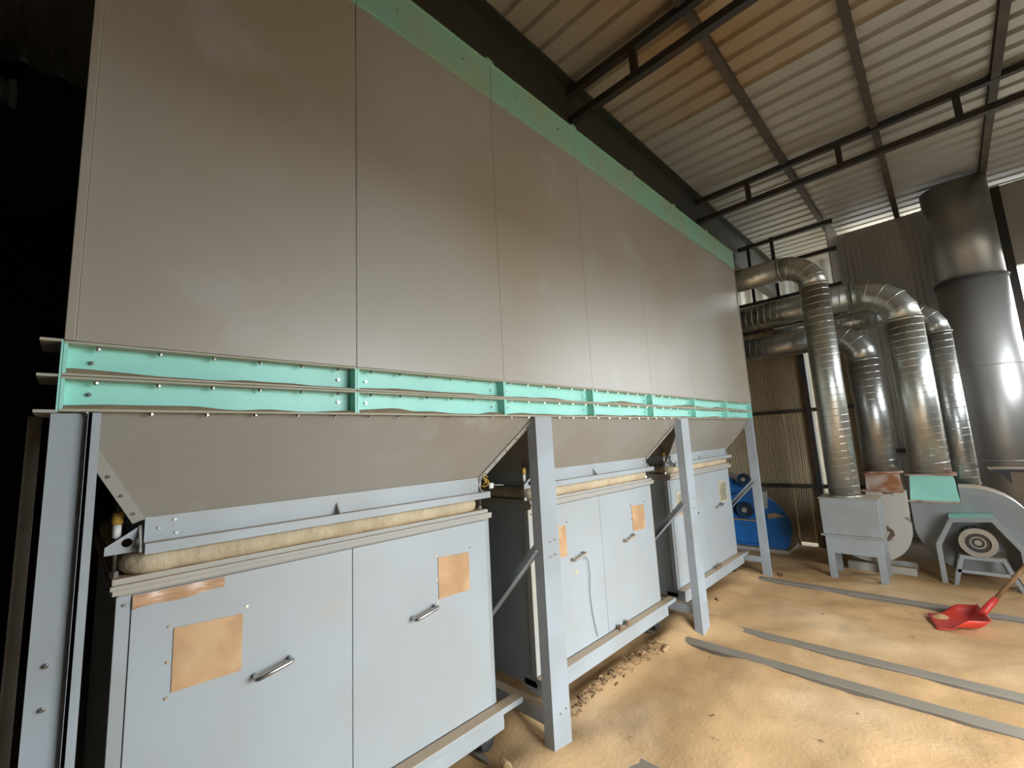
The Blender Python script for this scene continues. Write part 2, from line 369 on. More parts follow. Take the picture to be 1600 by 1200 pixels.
# casing: core and seven front panels
MB().box(0.01, LX-0.01, 0.03, 1.9, 1.896, 3.68).build('casing_core', 'casing', dc)
for k in range(7):
    gp = 0.0014 if k < 1 else 0.0006; x0 = k*SEG+(0.0205 if k == 0 else 0.0006); x1 = (k+1)*SEG-gp
    MB().box(x0, x1, 0.0, 0.03, 1.897, 3.48).build('casing_panel', 'casing', dc, 0.0012)
MB().box(0.0, 0.020, -0.006, 0.05, 1.897, 3.48).build('corner_trim', 'casing', dc, 0.002)
MB().box(LX-0.018, LX+0.002, -0.006, 0.05, 1.897, 3.48).build('corner_trim', 'casing', dc, 0.002)
for k in range(7):
    o = MB().box(k*SEG+0.001, (k+1)*SEG-0.001, -0.012, 0.03, 3.482, 3.687).build('top_beam', 'teal_dull', dc, 0.002)
    for j in range(2): put(BOLT, 'bolt', o, ((k+0.25+0.5*j)*SEG, -0.012, 3.585), FACE_CAM)
MB().box(0, LX, -0.02, 0.06, 3.687, 3.693).build('top_flange', 'teal_dull', dc)
lug = MB().prism([(-0.03,-0.012,0),(0.03,-0.012,0),(0.03,-0.012,0.018),(0.015,-0.012,0.03),(-0.015,-0.012,0.03),(-0.03,-0.012,0.018)],(0,0.02,0)).mesh('lifting_lug','teal_dull')
for k in range(1, 7): put(lug, 'lifting_lug', dc, (k*SEG, 0, 3.693))
# two rows of bolted channel beams
def chan(z0, z1, name):
    b = MB(); L = SEG-0.002; d = 0.055; t = 0.006
    b.box(0, L, d-t, d, z0+t, z1-t)
    b.box(0, 0.007, 0.002, d-t, z0+t, z1-t).box(L-0.007, L, 0.002, d-t, z0+t, z1-t)
    return b.mesh(name, 'teal')
FL = MB().box(0, SEG-0.002, 0, 0.065, 0, 0.006).mesh('flange', 'flange')
for (z0, z1) in ((1.715, 1.804), (1.806, 1.895)):
    me = chan(0, z1-z0, 'channel_beam')
    for k in range(7):
        o = put(me, 'channel_beam', dc, (k*SEG+0.001, -0.004, z0))
        put(FL, 'flange', o, (k*SEG+0.001, -0.004, z0)); put(FL, 'flange', o, (k*SEG+0.001, -0.004, z1-0.006))
        for j in range(6): put(BOLT, 'bolt', o, (k*SEG+(j+0.5)*SEG/6, 0.018, z1-0.007), DOWN)
        for j in (0.07, 0.93): put(BOLT, 'bolt', o, ((k+j)*SEG, 0.044, (z0+z1)/2+(0.004 if z0 < 1.75 else -0.002)), FACE_CAM)
        if z0 < 1.75:
            for j in range(6): put(BOLT, 'bolt', o, (k*SEG+(j+0.4)*SEG/6, 0.012, z0), DOWN)
MB().box(-0.004, 0.0, -0.004, 0.06, 1.715, 1.895).build('end_plate', 'teal', dc)
for z in (1.712, 1.802, 1.892):
    MB().box(-0.042, 0.0, -0.002, 0.16, z, z+0.007).build('side_flange', 'ledge', dc)
# ridges of sawdust lying on the two lower flanges
for z in (1.7212, 1.8122, ):
    b = MB(); n = 280; vs = []
    for i in range(n+1):
        x = 0.004+(LX-0.01)*i/n
        h = max(0.002, 0.010+0.014*noise.noise((x*2.6, z*50, 1))+0.006*noise.noise((x*9, z*50, 2)))
        b.v += [Vector((x,-0.002,z)),Vector((x,0.012,z+h*0.8)),Vector((x,0.047,z+h*1.25))]
    for i in range(n):
        for j in range(2): b.f.append([3*i+j, 3*i+3+j, 3*i+4+j, 3*i+1+j]); b.sm.append(True)
    o = b.build('sawdust_ridge', 'dustline', dc); o['kind'] = 'stuff'

# hoppers, collars, cuffs
def tri_gusset(b, pts, off, hole=None, hr=0.0):
    if not hole: return b.prism(pts, off)
    n = 24; c = Vector(hole); off = Vector(off); P = [Vector(p) for p in pts]
    nrm = off.normalized(); u = (P[1]-P[0]).normalized(); w = nrm.cross(u)
    outer = []; inner = []
    for i in range(n):
        a = 2*math.pi*i/n; d = u*math.cos(a)+w*math.sin(a); best = None
        for j in range(len(P)):
            p, q = P[j]-c, P[(j+1) % len(P)]-c
            e = q-p; den = d.dot(u)*e.dot(w)-d.dot(w)*e.dot(u)
            if abs(den) < 1e-9: continue
            tt = (p.dot(u)*e.dot(w)-p.dot(w)*e.dot(u))/den; ss = (p.dot(u)*d.dot(w)-p.dot(w)*d.dot(u))/den
            if tt > 0 and -1e-6 <= ss <= 1+1e-6 and (best is None or tt < best): best = tt
        outer.append(c+d*(best or hr*1.5)); inner.append(c+d*hr)
    for p in P:      # snap nearest outer samples to true corners
        k = min(range(n), key=lambda i: (outer[i]-p).length); outer[k] = p
    k = len(b.v); b.v += outer+inner+[q+off for q in outer]+[q+off for q in inner]
    for i in range(n):
        j = (i+1) % n
        for f in ([i,j,n+j,n+i],[2*n+i,3*n+i,3*n+j,2*n+j],[i,2*n+i,2*n+j,j],[n+i,n+j,3*n+j,3*n+i]):
            b.f.append([k+q for q in f]); b.sm.append(False)
    return b
BAY = 1.815
for k in range(3):
    dx = BAY*k
    xa, xb, xc, xd = 0.03+dx, 1.785+dx, 0.205+dx, 1.565+dx
    zt, zb, y0, y1 = 1.714, 1.405, 0.03, 0.25
    hp = MB().prism([(xa,y0,zt),(xb,y0,zt),(xd,y1,zb),(xc,y1,zb)], (0,0.006,0.004)).build('hopper_front', 'hopper', dc)
    for (xt, xo) in ((xa, xc), (xb, xd)):
        s = 1 if xt == xa else -1
        MB().prism([(xt,y0+0.01,zt),(xo,y1+0.006,zb),(xo,1.55,zb),(xt,1.85,zt)], (0.006*s,0,0)).build('hopper_side', 'hopper', dc)
        # corner flange strip along the sloping edge, bolted
        d = Vector((xo-xt, y1-y0, zb-zt)).normalized(); out = Vector((-s*1.0, 0, 0)); out = (out-d*out.dot(d)).normalized()
        p0 = Vector((xt, y0-0.004, zt)); p1 = Vector((xo, y1-0.004, zb))
        fs = MB().prism([p0, p1, p1+out*0.032, p0+out*0.032], (0,-0.005,0)).build('corner_flange', 'ledge', hp)
        nr = d.cross(out)*(1 if d.cross(out).y < 0 else -1)
        for j in range(5):
            q = p0.lerp(p1, 0.15+0.19*j)+out*0.016+Vector((0,-0.005,0))
            put(SCREW, 'bolt', fs, q, nr.to_track_quat('Z','Y').to_euler())
    MB().prism([(xa,1.85,zt),(xb,1.85,zt),(xd,1.55,zb),(xc,1.55,zb)], (0,-0.006,0)).build('hopper_back', 'hopper', dc)
    # outlet collar
    cl = MB().box(xc, xd, 0.246, 0.254, 1.33, 1.408).box(xc, xd+0.045, 0.205, 0.254, 1.328, 1.334).box(xc, xd+0.045, 0.203, 0.211, 1.303, 1.334) \
        .box(xc, xc+0.006, 0.25, 1.55, 1.31, 1.408).box(xd-0.006, xd, 0.25, 1.55, 1.31, 1.408).build('outlet_collar', 'paint', dc)
    for (x, z) in ((xc+0.035,1.372),(xc+0.075,1.392),(xc+0.08,1.35),(xd-0.045,1.386),(xd-0.022,1.367),(xd-0.045,1.35)):
        put(SCREW, 'bolt', cl, (x, 0.246, z), FACE_CAM)
    MB().prism([(xc+0.60,0.247,1.334),(xc+0.60,0.207,1.334),(xc+0.60,0.247,1.378)], (0.006,0,0)).build('stiffener', 'paint', cl)
    tri_gusset(MB(), [(xc-0.088,0.262,1.308),(xc-0.088,0.262,1.332),(xc-0.003,0.262,1.388),(xc-0.003,0.262,1.308)], (0,0.006,0), (xc-0.038,0.262,1.338), 0.013).build('end_gusset', 'paint', cl)
    tri_gusset(MB(), [(xc-0.012,0.215,1.31),(xc-0.012,0.215,1.325),(xc-0.012,0.262,1.385),(xc-0.012,0.30,1.385),(xc-0.012,0.30,1.31)], (0.006,0,0), (xc-0.012,0.262,1.337), 0.014).build('end_gusset', 'paint', cl)
    tri_gusset(MB(), [(xd+0.003,0.215,1.31),(xd+0.003,0.215,1.325),(xd+0.003,0.262,1.385),(xd+0.003,0.30,1.385),(xd+0.003,0.30,1.31)], (0.006,0,0), (xd+0.003,0.262,1.337), 0.014).build('end_gusset', 'paint', cl)
    MB().box(xd+0.003, xd+0.06, 0.262, 0.268, 1.308, 1.334).build('end_gusset', 'paint', cl)
    # clamping screws at the ends
    for x in (xc-0.062, xd+0.040):
        c = MB().cyl((x,0.285,1.24),(x,0.285,1.47),0.006,8).build('clamp_screw', 'steel', dc)
        MB().cyl((x,0.285,1.395),(x,0.285,1.43),0.014,12).build('tape_wrap', 'yellow', c)
        MB().cyl((x,0.285,1.355),(x,0.285,1.393),0.011,12).build('sleeve', 'white', c)
        MB().cyl((x,0.285,1.24),(x,0.285,1.256),0.012,6,smooth=False).build('nut', 'bolt', c)
    # rolled fabric cuff between collar and cabinet
    path = []; xl, xr, yf, yb, r = 0.185+dx, 1.535+dx, 0.262, 1.50, 0.05
    for (cx_, cy_, a0) in ((xl+r, yf+r, 180), (xr-r, yf+r, 270), (xr-r, yb-r, 0), (xl+r, yb-r, 90)):
        for j in range(5):
            a = math.radians(a0+90*j/4); path.append(Vector((cx_+r*math.cos(a), cy_+r*math.sin(a), 1.274)))
    dense = []
    for i in range(len(path)):
        p, q = path[i], path[(i+1) % len(path)]; m = max(1, int((q-p).length/0.025))
        for j in range(m): dense.append(p.lerp(q, j/m))
    b = MB(); b.tube(dense, [0.037+0.0035*noise.noise((p.x*14,p.y*14,k)) for p in dense], 12, closed=True)
    b.build('fabric_cuff', 'cuff', dc)
# tangle of yellow wire with white tag on the first hopper's clamp
tw = [Vector((1.605+0.018*math.cos(a*2.2), 0.235+0.012*math.sin(a*3.1), 1.405-0.004*a+0.022*math.sin(a*1.7))) for a in [i*0.35 for i in range(26)]]
o = MB().tube(tw, 0.0028, 6).build('wire_tangle', 'yellow', dc)
MB().box(1.625, 1.655, 0.222, 0.232, 1.345, 1.375).build('wire_tag', 'white', o, 0.004)
MB().tube([(1.65,0.227,1.362),(1.68,0.22,1.36),(1.72,0.215,1.356)], 0.002, 6).build('wire_end', 'white', o)

# legs
def chan_leg(X0, X1, y, dep, t=0.007):
    return MB().prism([(X0,y,0),(X1,y,0),(X1,y+dep,0),(X1-t,y+dep,0),(X1-t,y+t,0),(X0+t,y+t,0),(X0+t,y+dep,0),(X0,y+dep,0)], (0,0,1.714))
for i, (X0, X1) in enumerate(((1.773,1.908),(3.568,3.708))):
    lg = chan_leg(X0, X1, 0.0, 0.062).build('leg', 'leg', dc)
    for (fx, z) in ((0.38,1.06),(0.66,1.065),(0.38,0.985),(0.66,0.99)):
        put(BOLT, 'bolt', lg, (X0+(X1-X0)*fx, 0.0, z), FACE_CAM)
    for (fx, z) in ((0.42,0.235),(0.75,0.24)): put(SCREW, 'bolt', lg, (X0+(X1-X0)*fx, 0.0, z), FACE_CAM)
# end legs, channels turned sideways
lg = MB().box(-0.012, 0.060, 0.022, 0.029, 0, 1.712).box(0.055, 0.080, 0.0, 0.014, 0, 1.712).box(0.056, 0.063, 0.0, 0.03, 0, 1.712).build('leg', 'leg', dc)
for z in (1.115, 1.02): put(BOLT, 'bolt', lg, (0.018, 0.022, z), FACE_CAM)
MB().box(-0.055, -0.030, 0.13, 0.15, 0, 1.712).build('rear_strip', 'rail', dc)
lg = MB().prism([(5.395,0.0,0),(5.44,0.0,0),(5.44,0.007,0),(5.402,0.007,0),(5.402,0.073,0),(5.44,0.073,0),(5.44,0.08,0),(5.395,0.08,0)], (0,0,1.714)).build('leg', 'leg', dc)
for X in (0.02, 1.80, 3.60, 5.38):
    MB().box(X, X+0.07, 1.60, 1.66, 0, 1.714).build('rear_leg', 'leg', dc)
for X in (1.80, 3.595, 5.39):
    if X > 1:
        MB().box(X, X+0.06, 0.062 if X < 5 else 0.081, 1.60, 0.165, 0.225).build('tie_beam', 'leg', dc)
        # angle-iron brace in the plane across the machine
        a = Vector((X-0.012, 0.03, 1.02)); e = Vector((X-0.012, 0.90, 0.12)); d = (e-a).normalized(); nrm = Vector((0, d.z, -d.y))
        if nrm.z < 0: nrm = -nrm
        MB().prism([a, e, e+nrm*0.05, a+nrm*0.05], (0.006,0,0)).prism([a, e, e+nrm*0.006, a+nrm*0.006], (-0.04,0,0)).build('diagonal_brace', 'leg', dc)

# ================================================================== CABINETS (dust bins on castors)
def handle_mesh():
    b = MB(); b.tube([(-0.058,0,0),(-0.058,-0.030,-0.004),(-0.050,-0.036,-0.004),(0.050,-0.040,0.010),(0.058,-0.034,0.012),(0.058,0,0.012)], 0.0085, 8)
    return b
HM = handle_mesh().mesh('handle', 'steel'); HM2 = handle_mesh().mesh('handle', 'ledge')
BLAB = ['grey cabinet nearest the camera, with brown tape under its rim', 'grey cabinet in the middle, with a thin wire hanging down its door',
        'grey cabinet farthest from the camera, with pale windows, before the blue machine']
CASTW = MB().cyl((0,-0.014,0),(0,0.014,0),0.043,18).mesh('wheel','rubber')
CASTF = MB().box(-0.022,0.022,-0.024,-0.017,0.0,0.062).box(-0.022,0.022,0.017,0.024,0.0,0.062).box(-0.04,0.04,-0.035,0.035,0.056,0.064).mesh('caster_fork','steel')
for k in range(3):
    dx = BAY*k; X0, X1 = 0.155+dx, 1.648+dx; Y0, Y1 = 0.28, 1.5
    c = thing('dust_cabinet', ((X0+X1)/2, 0.9, 0.05), BLAB[k], 'cabinet', 'dust cabinets under the hoppers')
    MB().box(X0, X1, Y0, Y1, 0.262, 1.185).build('body', 'paint', c, 0.003)
    MB().box(X0-0.004, X0+0.031, Y0-0.006, Y0+0.03, 0.265, 1.183).build('corner_post', 'ledge' if k == 1 else 'paint', c, 0.002)
    MB().box(X1-0.022, X1+0.004, Y0-0.006, Y0+0.03, 0.265, 1.183).build('corner_post', 'ledge' if k == 1 else 'paint', c, 0.002)
    MB().box(X0-0.022, X1-0.012, 0.228, 1.53, 1.208, 1.222).box(X0-0.018, X1-0.03, 0.238, 1.52, 1.222, 1.240).box(X0-0.016, X1-0.006, 0.236, 1.52, 1.192, 1.208).box(X0,X1-0.02,0.262,1.5,1.183,1.192).build('top_rim', 'ledge', c, 0.002)
    xm = X0+0.73
    for di, (xa, xb) in enumerate(((X0+0.033, xm-0.0015), (xm+0.0015, X1-0.024))):
        d = MB().box(xa, xb, Y0-0.010, Y0, 0.268, 1.178).build('door', 'door', c, 0.0015)
        wx0, wx1 = ((X0+0.14, X0+0.332) if di == 0 else (X0+1.156, X0+1.345))
        z0, z1 = 0.862, 1.048
        wm = 'window_dust' if k < 2 else 'window_pale'
        if k < 2:
            wn = MB().prism([(wx0,Y0-0.0105,z0),(wx1,Y0-0.0105,z0-0.006+0.002*di),(wx1,Y0-0.0105,z1-0.008),(wx0,Y0-0.0105,z1+0.004)], (0,-0.003,0)).build('viewing_window', wm, d)
        else:
            wn = MB().box(wx0, wx1, Y0-0.012, Y0-0.0102, z0, z1).build('viewing_window', wm, d)
            MB().box(wx0-0.014, wx1+0.014, Y0-0.017, Y0-0.010, z0-0.014, z0).box(wx0-0.014, wx1+0.014, Y0-0.017, Y0-0.010, z1, z1+0.014).box(wx0-0.014, wx0, Y0-0.017, Y0-0.010, z0, z1).box(wx1, wx1+0.014, Y0-0.017, Y0-0.010, z0, z1).build('window_rim', 'window_rim', d)
        for (sx, sz) in ((wx0-0.012,z1+0.012),(wx1+0.012,z1+0.012),(wx0-0.012,(z0+z1)/2),(wx0-0.012,z0-0.012)):
            put(SCREW, 'screw', d, (sx, Y0-0.010, sz), FACE_CAM)
        hx = X0+0.43 if di == 0 else X0+1.066
        put(HM if k != 1 else HM2, 'handle', d, (hx, Y0-0.010, 0.827), (0, math.radians(-3), 0))
    put(SCREW, 'screw', c, (X0+0.016, Y0-0.007, 1.155), FACE_CAM)
    # dusty base rail in two steps, running past the right side
    MB().box(X0-0.02, X1+0.13, 0.205, Y0-0.011, 0.238, 0.266).build('base_rail', 'paint', c, 0.003)
    MB().box(X0, X1, 0.216, Y0+0.1, 0.165, 0.236).build('base_sill', 'paint', c, 0.003)
    MB().box(X0, X1, Y0, Y1, 0.20, 0.262).build('base_plate', 'paint', c)
    for X in (X0+0.22, X1-0.045):
        for Y in (0.31, 1.42):
            f = put(CASTF, 'caster', c, (X, Y, 0.102)); put(CASTW, 'wheel', f, (X, Y, 0.096))
    if k == 0:
        b = MB(); n = 26
        for i in range(n+1):
            x = X0+0.034+0.24*i/n; u = i/n
            zt = 1.176; zb = 1.136+0.006*u+0.003*math.sin(u*9)
            b.v += [Vector((x,Y0-0.011,zt)), Vector((x,Y0-0.015-0.003*math.sin(u*14),(zt+zb)/2)), Vector((x,Y0-0.012,zb))]
        for i in range(n):
            for j in range(2): b.f.append([3*i+j,3*i+3+j,3*i+4+j,3*i+1+j]); b.sm.append(True)
        b.build('tape_strip', 'tape', c)
    if k == 1:
        b = MB().tube([(X0+0.48,Y0-0.03,0.82),(X0+0.53,Y0-0.025,0.79),(X0+0.545,Y0-0.02,0.70),(X0+0.535,Y0-0.018,0.58),(X0+0.545,Y0-0.018,0.45),(X0+0.585,Y0-0.018,0.29)], 0.0022, 6)
        b.build('hanging_wire', 'wire', c)
        MB().box(X0+0.40, X0+0.435, Y0-0.0115, Y0-0.0101, 0.72, 0.75).build('yellow_sticker', 'window_rim', c)
    if k >= 1:   # dark twisted latch at the foot of the door
        for q in (0, 1):
            x = X0+(0.80 if k == 1 else 0.76)+0.10*q
            MB().prism([(x,0.225,0.266),(x+0.055,0.235,0.266),(x+0.05,0.24,0.285),(x+0.012,0.23,0.302)], (0,0.012,0)).build('latch', 'bark', c)

# ================================================================== DUCTS
def duct(label, X, dia, zh, yv, zend, y_start, bend, mt='galv', name='spiral_duct', pitch=0.075, helix=True):
    t = thing(name, (X, yv, zend), label, 'duct', 'silver ventilation ducts')
    r = dia/2
    ye = yv+bend; zs = zh-bend
    MB().cyl((X,y_start,zh),(X,ye,zh),r,36).build('horizontal_pipe', mt, t)
    n = 5; ring_pts = []
    path = [Vector((X, ye-bend*math.sin(math.pi/2*i/n), zs+bend*math.cos(math.pi/2*i/n))) for i in range(n+1)]
    e = MB(); e.tube(path, r, 36); eo = e.build('elbow', mt, t)
    for i, p in enumerate(path):
        a = math.pi/2*i/n; MB().ring(p, (0,-math.cos(a),-math.sin(a)), r-0.004, r+(0.010 if i in (0,n) else 0.004), 0.018 if i in (0,n) else 0.008, 36).build('elbow_seam', mt, eo)
    v = MB().cyl((X,yv,zs),(X,yv,zend),r,36).build('vertical_pipe', mt, t)
    if helix:
        for (nm, par, L, f) in (('spiral_seam', v, zs-zend, lambda s, a: (X+(r+0.001)*math.cos(a), yv+(r+0.001)*math.sin(a), zend+s)),
                           ('spiral_seam', t.children[0], abs(y_start-ye), lambda s, a: (X+(r+0.001)*math.cos(a), min(ye,y_start)+s, zh+(r+0.001)*math.sin(a)))):
            turns = L/pitch; m = int(turns*20)
            MB().tube([f(L*i/m, 2*math.pi*turns*i/m) for i in range(m+1)], 0.0032, 4, smooth=False).build(nm, mt, par)
    return t
duct('slim silver spiral duct in front, bending down into the grey box', 5.95, 0.275, 3.49, -0.665, 0.83, 0.45, 0.30)
duct('widest silver spiral duct, ending in a teal reducer above the grey fan', 6.60, 0.335, 3.13, -1.345, 1.03, 0.45, 0.40)
duct('lowest silver duct elbow, dropping behind the grey box to the rusty reducer', 6.42, 0.30, 2.66, -0.955, 1.07, 0.45, 0.34, 'galvdark')
duct('darker slim duct farthest back, beside the tank and behind the grey fan', 6.93, 0.235, 2.88, -1.60, 0.40, 0.0, 0.30, 'galvdark')

# grey box the first duct drops into
bx = thing('inlet_box', (5.95,-0.70,0), 'grey steel box on four legs under the front duct', 'box')
MB().box(5.75,6.15,-0.945,-0.455,0.46,0.825).build('upper_box','fan',bx,0.006)
MB().box(5.74,6.16,-0.955,-0.445,0.825,0.835).build('lid','fan',bx,0.002)
MB().box(5.73,6.17,-0.965,-0.435,0.445,0.46).build('flange','fan',bx,0.002)
MB().box(5.755,6.145,-0.935,-0.465,0.27,0.445).build('lower_skirt','fan',bx,0.004)
for x in (5.755,6.085):
    for (y, s) in ((-0.935,1),(-0.525,1)):
        MB().box(x,x+0.06,y,y+0.06,0,0.27).build('leg','fan',bx,0.003)
MB().ring((5.95,-0.665,0.845),(0,0,1),0.13,0.16,0.02,32).build('pipe_collar','galv',bx)

def volute(b, X0, X1, cy, cz, r, side, outw, ztop):
    # scroll outline in YZ, outlet rising on one side (side=+1 : outlet on +Y side)
    pts = []
    for i in range(29):
        a = math.radians(0 - 270*i/28)      # from +Y going down and round
        rr = r*(1.0-0.10*i/28)
        pts.append((cy+side*rr*math.cos(a), cz+rr*math.sin(a)))
    pts.append((cy+side*(r-outw), cz+0.9*r)); pts.append((cy+side*(r-outw), ztop)); pts.append((cy+side*r, ztop))
    return b.prism([(X0,y,z) for (y,z) in pts], (X1-X0,0,0), smooth=False)
# white fan behind the box
f1 = thing('white_fan', (6.6,-0.85,0), 'chipped white blower housing behind the grey box', 'fan')
volute(MB(), 6.30, 6.56, -0.76, 0.46, 0.375, -1, 0.34, 0.86).build('housing','white_fan',f1,0.004)
MB().box(6.27,6.59,-1.12,-0.77,0.852,0.870).build('outlet_flange','rust',f1)
b = MB(); q0=[(6.30,-1.11,0.87),(6.55,-1.11,0.87),(6.55,-0.81,0.87),(6.30,-0.81,0.87)]; q1=[(6.30,-1.10,1.05),(6.54,-1.10,1.05),(6.54,-0.82,1.05),(6.30,-0.82,1.05)]
b.add(q0+q1,[(3,2,1,0),(4,5,6,7),(0,1,5,4),(1,2,6,5),(2,3,7,6),(3,0,4,7)]).build('rusty_reducer','rust',f1)
MB().ring((6.42,-0.955,1.06),(0,0,1),0.14,0.185,0.02,32).build('duct_flange','rust',f1)
MB().box(6.25,6.32,-1.12,-0.55,0.0,0.085).box(6.52,6.59,-1.12,-0.55,0.0,0.085).build('base_frame','ledge',f1)

# grey fan with motor and hood
f2 = thing('grey_fan', (6.5,-1.6,0), 'grey centrifugal fan with a teal-topped motor hood at the right', 'fan')
hs = volute(MB(), 6.42, 6.78, -1.60, 0.50, 0.45, 1, 0.385, 0.75).build('housing','fan',f2,0.004)
MB().box(6.39,6.81,-1.555,-1.125,0.745,0.762).build('outlet_flange','rust',f2)
b = MB(); q0=[(6.42,-1.535,0.762),(6.78,-1.535,0.762),(6.78,-1.155,0.762),(6.42,-1.155,0.762)]; q1=[(6.44,-1.51,1.02),(6.76,-1.51,1.02),(6.76,-1.18,1.02),(6.44,-1.18,1.02)]
b.add(q0+q1,[(3,2,1,0),(4,5,6,7),(0,1,5,4),(1,2,6,5),(2,3,7,6),(3,0,4,7)]).build('teal_reducer','teal',f2)['label'] = 'teal square reducer'
MB().box(6.41,6.79,-1.545,-1.145,1.02,1.032).build('duct_flange','rust',f2)
oct_o = [(-1.305,0.0),(-1.305,0.375),(-1.435,0.635),(-1.73,0.655),(-1.90,0.38),(-1.90,0.0)]
oct_i = [(-1.345,0.0),(-1.345,0.365),(-1.455,0.597),(-1.715,0.615),(-1.86,0.37),(-1.86,0.0)]
b = MB()
for i in range(5):
    a0, a1, c1, c0 = oct_o[i], oct_o[i+1], oct_i[i+1], oct_i[i]
    b.prism([(6.16,*a0),(6.16,*a1),(6.16,*c1),(6.16,*c0)], (0.03,0,0))
hood = b.build('hood_frame','fan',f2)
b = MB()
for i in range(5):
    if i == 2: continue
    a0, a1 = oct_o[i], oct_o[i+1]; c0, c1 = oct_i[i], oct_i[i+1]
    k0 = (a0[0]*0.7+c0[0]*0.3, a0[1]*0.7+c0[1]*0.3); k1 = (a1[0]*0.7+c1[0]*0.3, a1[1]*0.7+c1[1]*0.3)
    b.prism([(6.19,*a0),(6.19,*a1),(6.19,*k1),(6.19,*k0)], (0.23,0,0))
b.build('hood_shell','fan',f2)
MB().prism([(6.15,-1.43,0.637),(6.15,-1.735,0.658),(6.15,-1.735,0.668),(6.15,-1.43,0.647)],(0.27,0,0)).build('hood_top','teal_clean',f2)
mo = MB().cyl((6.14,-1.60,0.43),(6.40,-1.60,0.43),0.105,28).build('motor','motor',f2)
MB().cyl((6.105,-1.60,0.43),(6.15,-1.60,0.43),0.125,32,r2=0.13).build('fan_cowl','motor',mo)
MB().ring((6.098,-1.60,0.43),(1,0,0),0.088,0.13,0.03,32).build('cowl_rim','motor',mo)
MB().cyl((6.103,-1.60,0.43),(6.106,-1.60,0.43),0.088,28).build('grille','truss',mo)
MB().ring((6.100,-1.60,0.43),(1,0,0),0.045,0.056,0.008,28).build('grille_ring','motor',mo)
MB().cyl((6.092,-1.60,0.43),(6.104,-1.60,0.43),0.025,16).build('grille_hub','motor',mo)
for i in range(14):
    a = 2*math.pi*i/14; MB().bar((6.17,-1.60+0.11*math.cos(a),0.43+0.11*math.sin(a)),(6.38,-1.60+0.11*math.cos(a),0.43+0.11*math.sin(a)),0.008,0.016,up=(0,math.cos(a),math.sin(a))).build('cooling_fin','motor',mo)
st = MB().box(6.12,6.40,-1.76,-1.46,0.265,0.30)
for y, e in ((-1.47,-1.40),(-1.75,-1.84)):
    for x in (6.14,6.38): st.bar((x,y,0.27),(x,e,0.0),0.03,0.03,up=(1,0,0))
st.box(6.125,6.155,-1.79,-1.43,0.135,0.165).build('motor_stand','fan',f2)

# dark shelf bracket on the tank side
bk = thing('shelf_bracket', (6.95,-1.95,0.9), 'dark steel shelf arm with a bracket right of the grey fan', 'bracket')
MB().box(6.78,7.12,-2.6,-1.78,1.03,1.06).build('shelf','truss',bk)
MB().prism([(6.80,-1.86,1.03),(6.80,-1.93,1.03),(6.80,-1.93,0.90)],(0.03,0,0)).build('bracket','truss',bk)
MB().box(6.80,6.84,-2.45,-2.41,0.0,1.03).box(7.06,7.10,-2.45,-2.41,0.0,1.03).build('post','truss',bk)

# ================================================================== BLUE MACHINE
bm_ = thing('blue_mill', (6.8,0.6,0), 'blue machine with belt pulleys standing against the brown far wall', 'machine')
MB().cyl((6.68,0.52,0.36),(6.95,0.52,0.36),0.465 if False else 0.335,40).build('drum_core','bluedark',bm_)
pts = [(0.52+0.46*math.cos(math.radians(a)), 0.30+0.46*math.sin(math.radians(a))) for a in range(-40,221,10)]
pts = [(2*0.52-y, z) for (y, z) in pts]
pts = [(y, max(z, 0.04)) for (y, z) in pts]
MB().prism([(6.64,y,z) for (y,z) in pts],(0.06,0,0)).build('round_guard','blue',bm_,0.004)
MB().prism([(6.70,0.50,0.05),(6.70,1.15,0.05),(6.70,1.15,0.98),(6.70,0.80,0.98),(6.70,0.66,0.88),(6.70,0.50,0.80)],(0.40,0,0)).build('body','blue',bm_,0.008)
MB().box(6.60,6.66,0.42,0.98,0.09,0.38).build('front_plate','blue',bm_,0.006)
MB().box(6.58,6.70,0.40,1.0,0.38,0.395).build('ledge_strip','dustline',bm_)
MB().box(6.55,7.1,0.10,1.1,0.0,0.045).build('skid','ledge',bm_)
for (y, z, r_) in ((0.575,0.52,0.105),(0.545,0.93,0.08)):
    p = MB().cyl((6.58,y,z),(6.64,y,z),r_,28).build('pulley','bluedark',bm_)
    MB().ring((6.578,y,z),(1,0,0),r_*0.72,r_,0.012,28).build('pulley_rim','bluedark',p)
    MB().cyl((6.565,y,z),(6.58,y,z),r_*0.32,16).build('hub','motor',p)
    MB().cyl((6.64,y,z),(6.75,y,z),0.02,12).build('shaft','steel',p)
MB().prism([(6.62,0.42,0.80),(6.62,0.66,0.86),(6.62,0.66,0.89),(6.62,0.42,0.83)],(0.1,0,0)).build('pulley_mount','blue',bm_)
MB().prism([(6.60,0.30,0.42),(6.60,0.12,0.46),(6.60,0.12,0.47),(6.60,0.22,0.50),(6.60,0.31,0.48)],(0.05,0,0)).build('dusty_bracket','dustline',bm_)
MB().prism([(6.615,0.35,0.55),(6.615,0.30,0.55),(6.615,0.28,0.77),(6.615,0.36,0.77)],(0.02,0,0)).build('cover_strap','ledge',bm_)

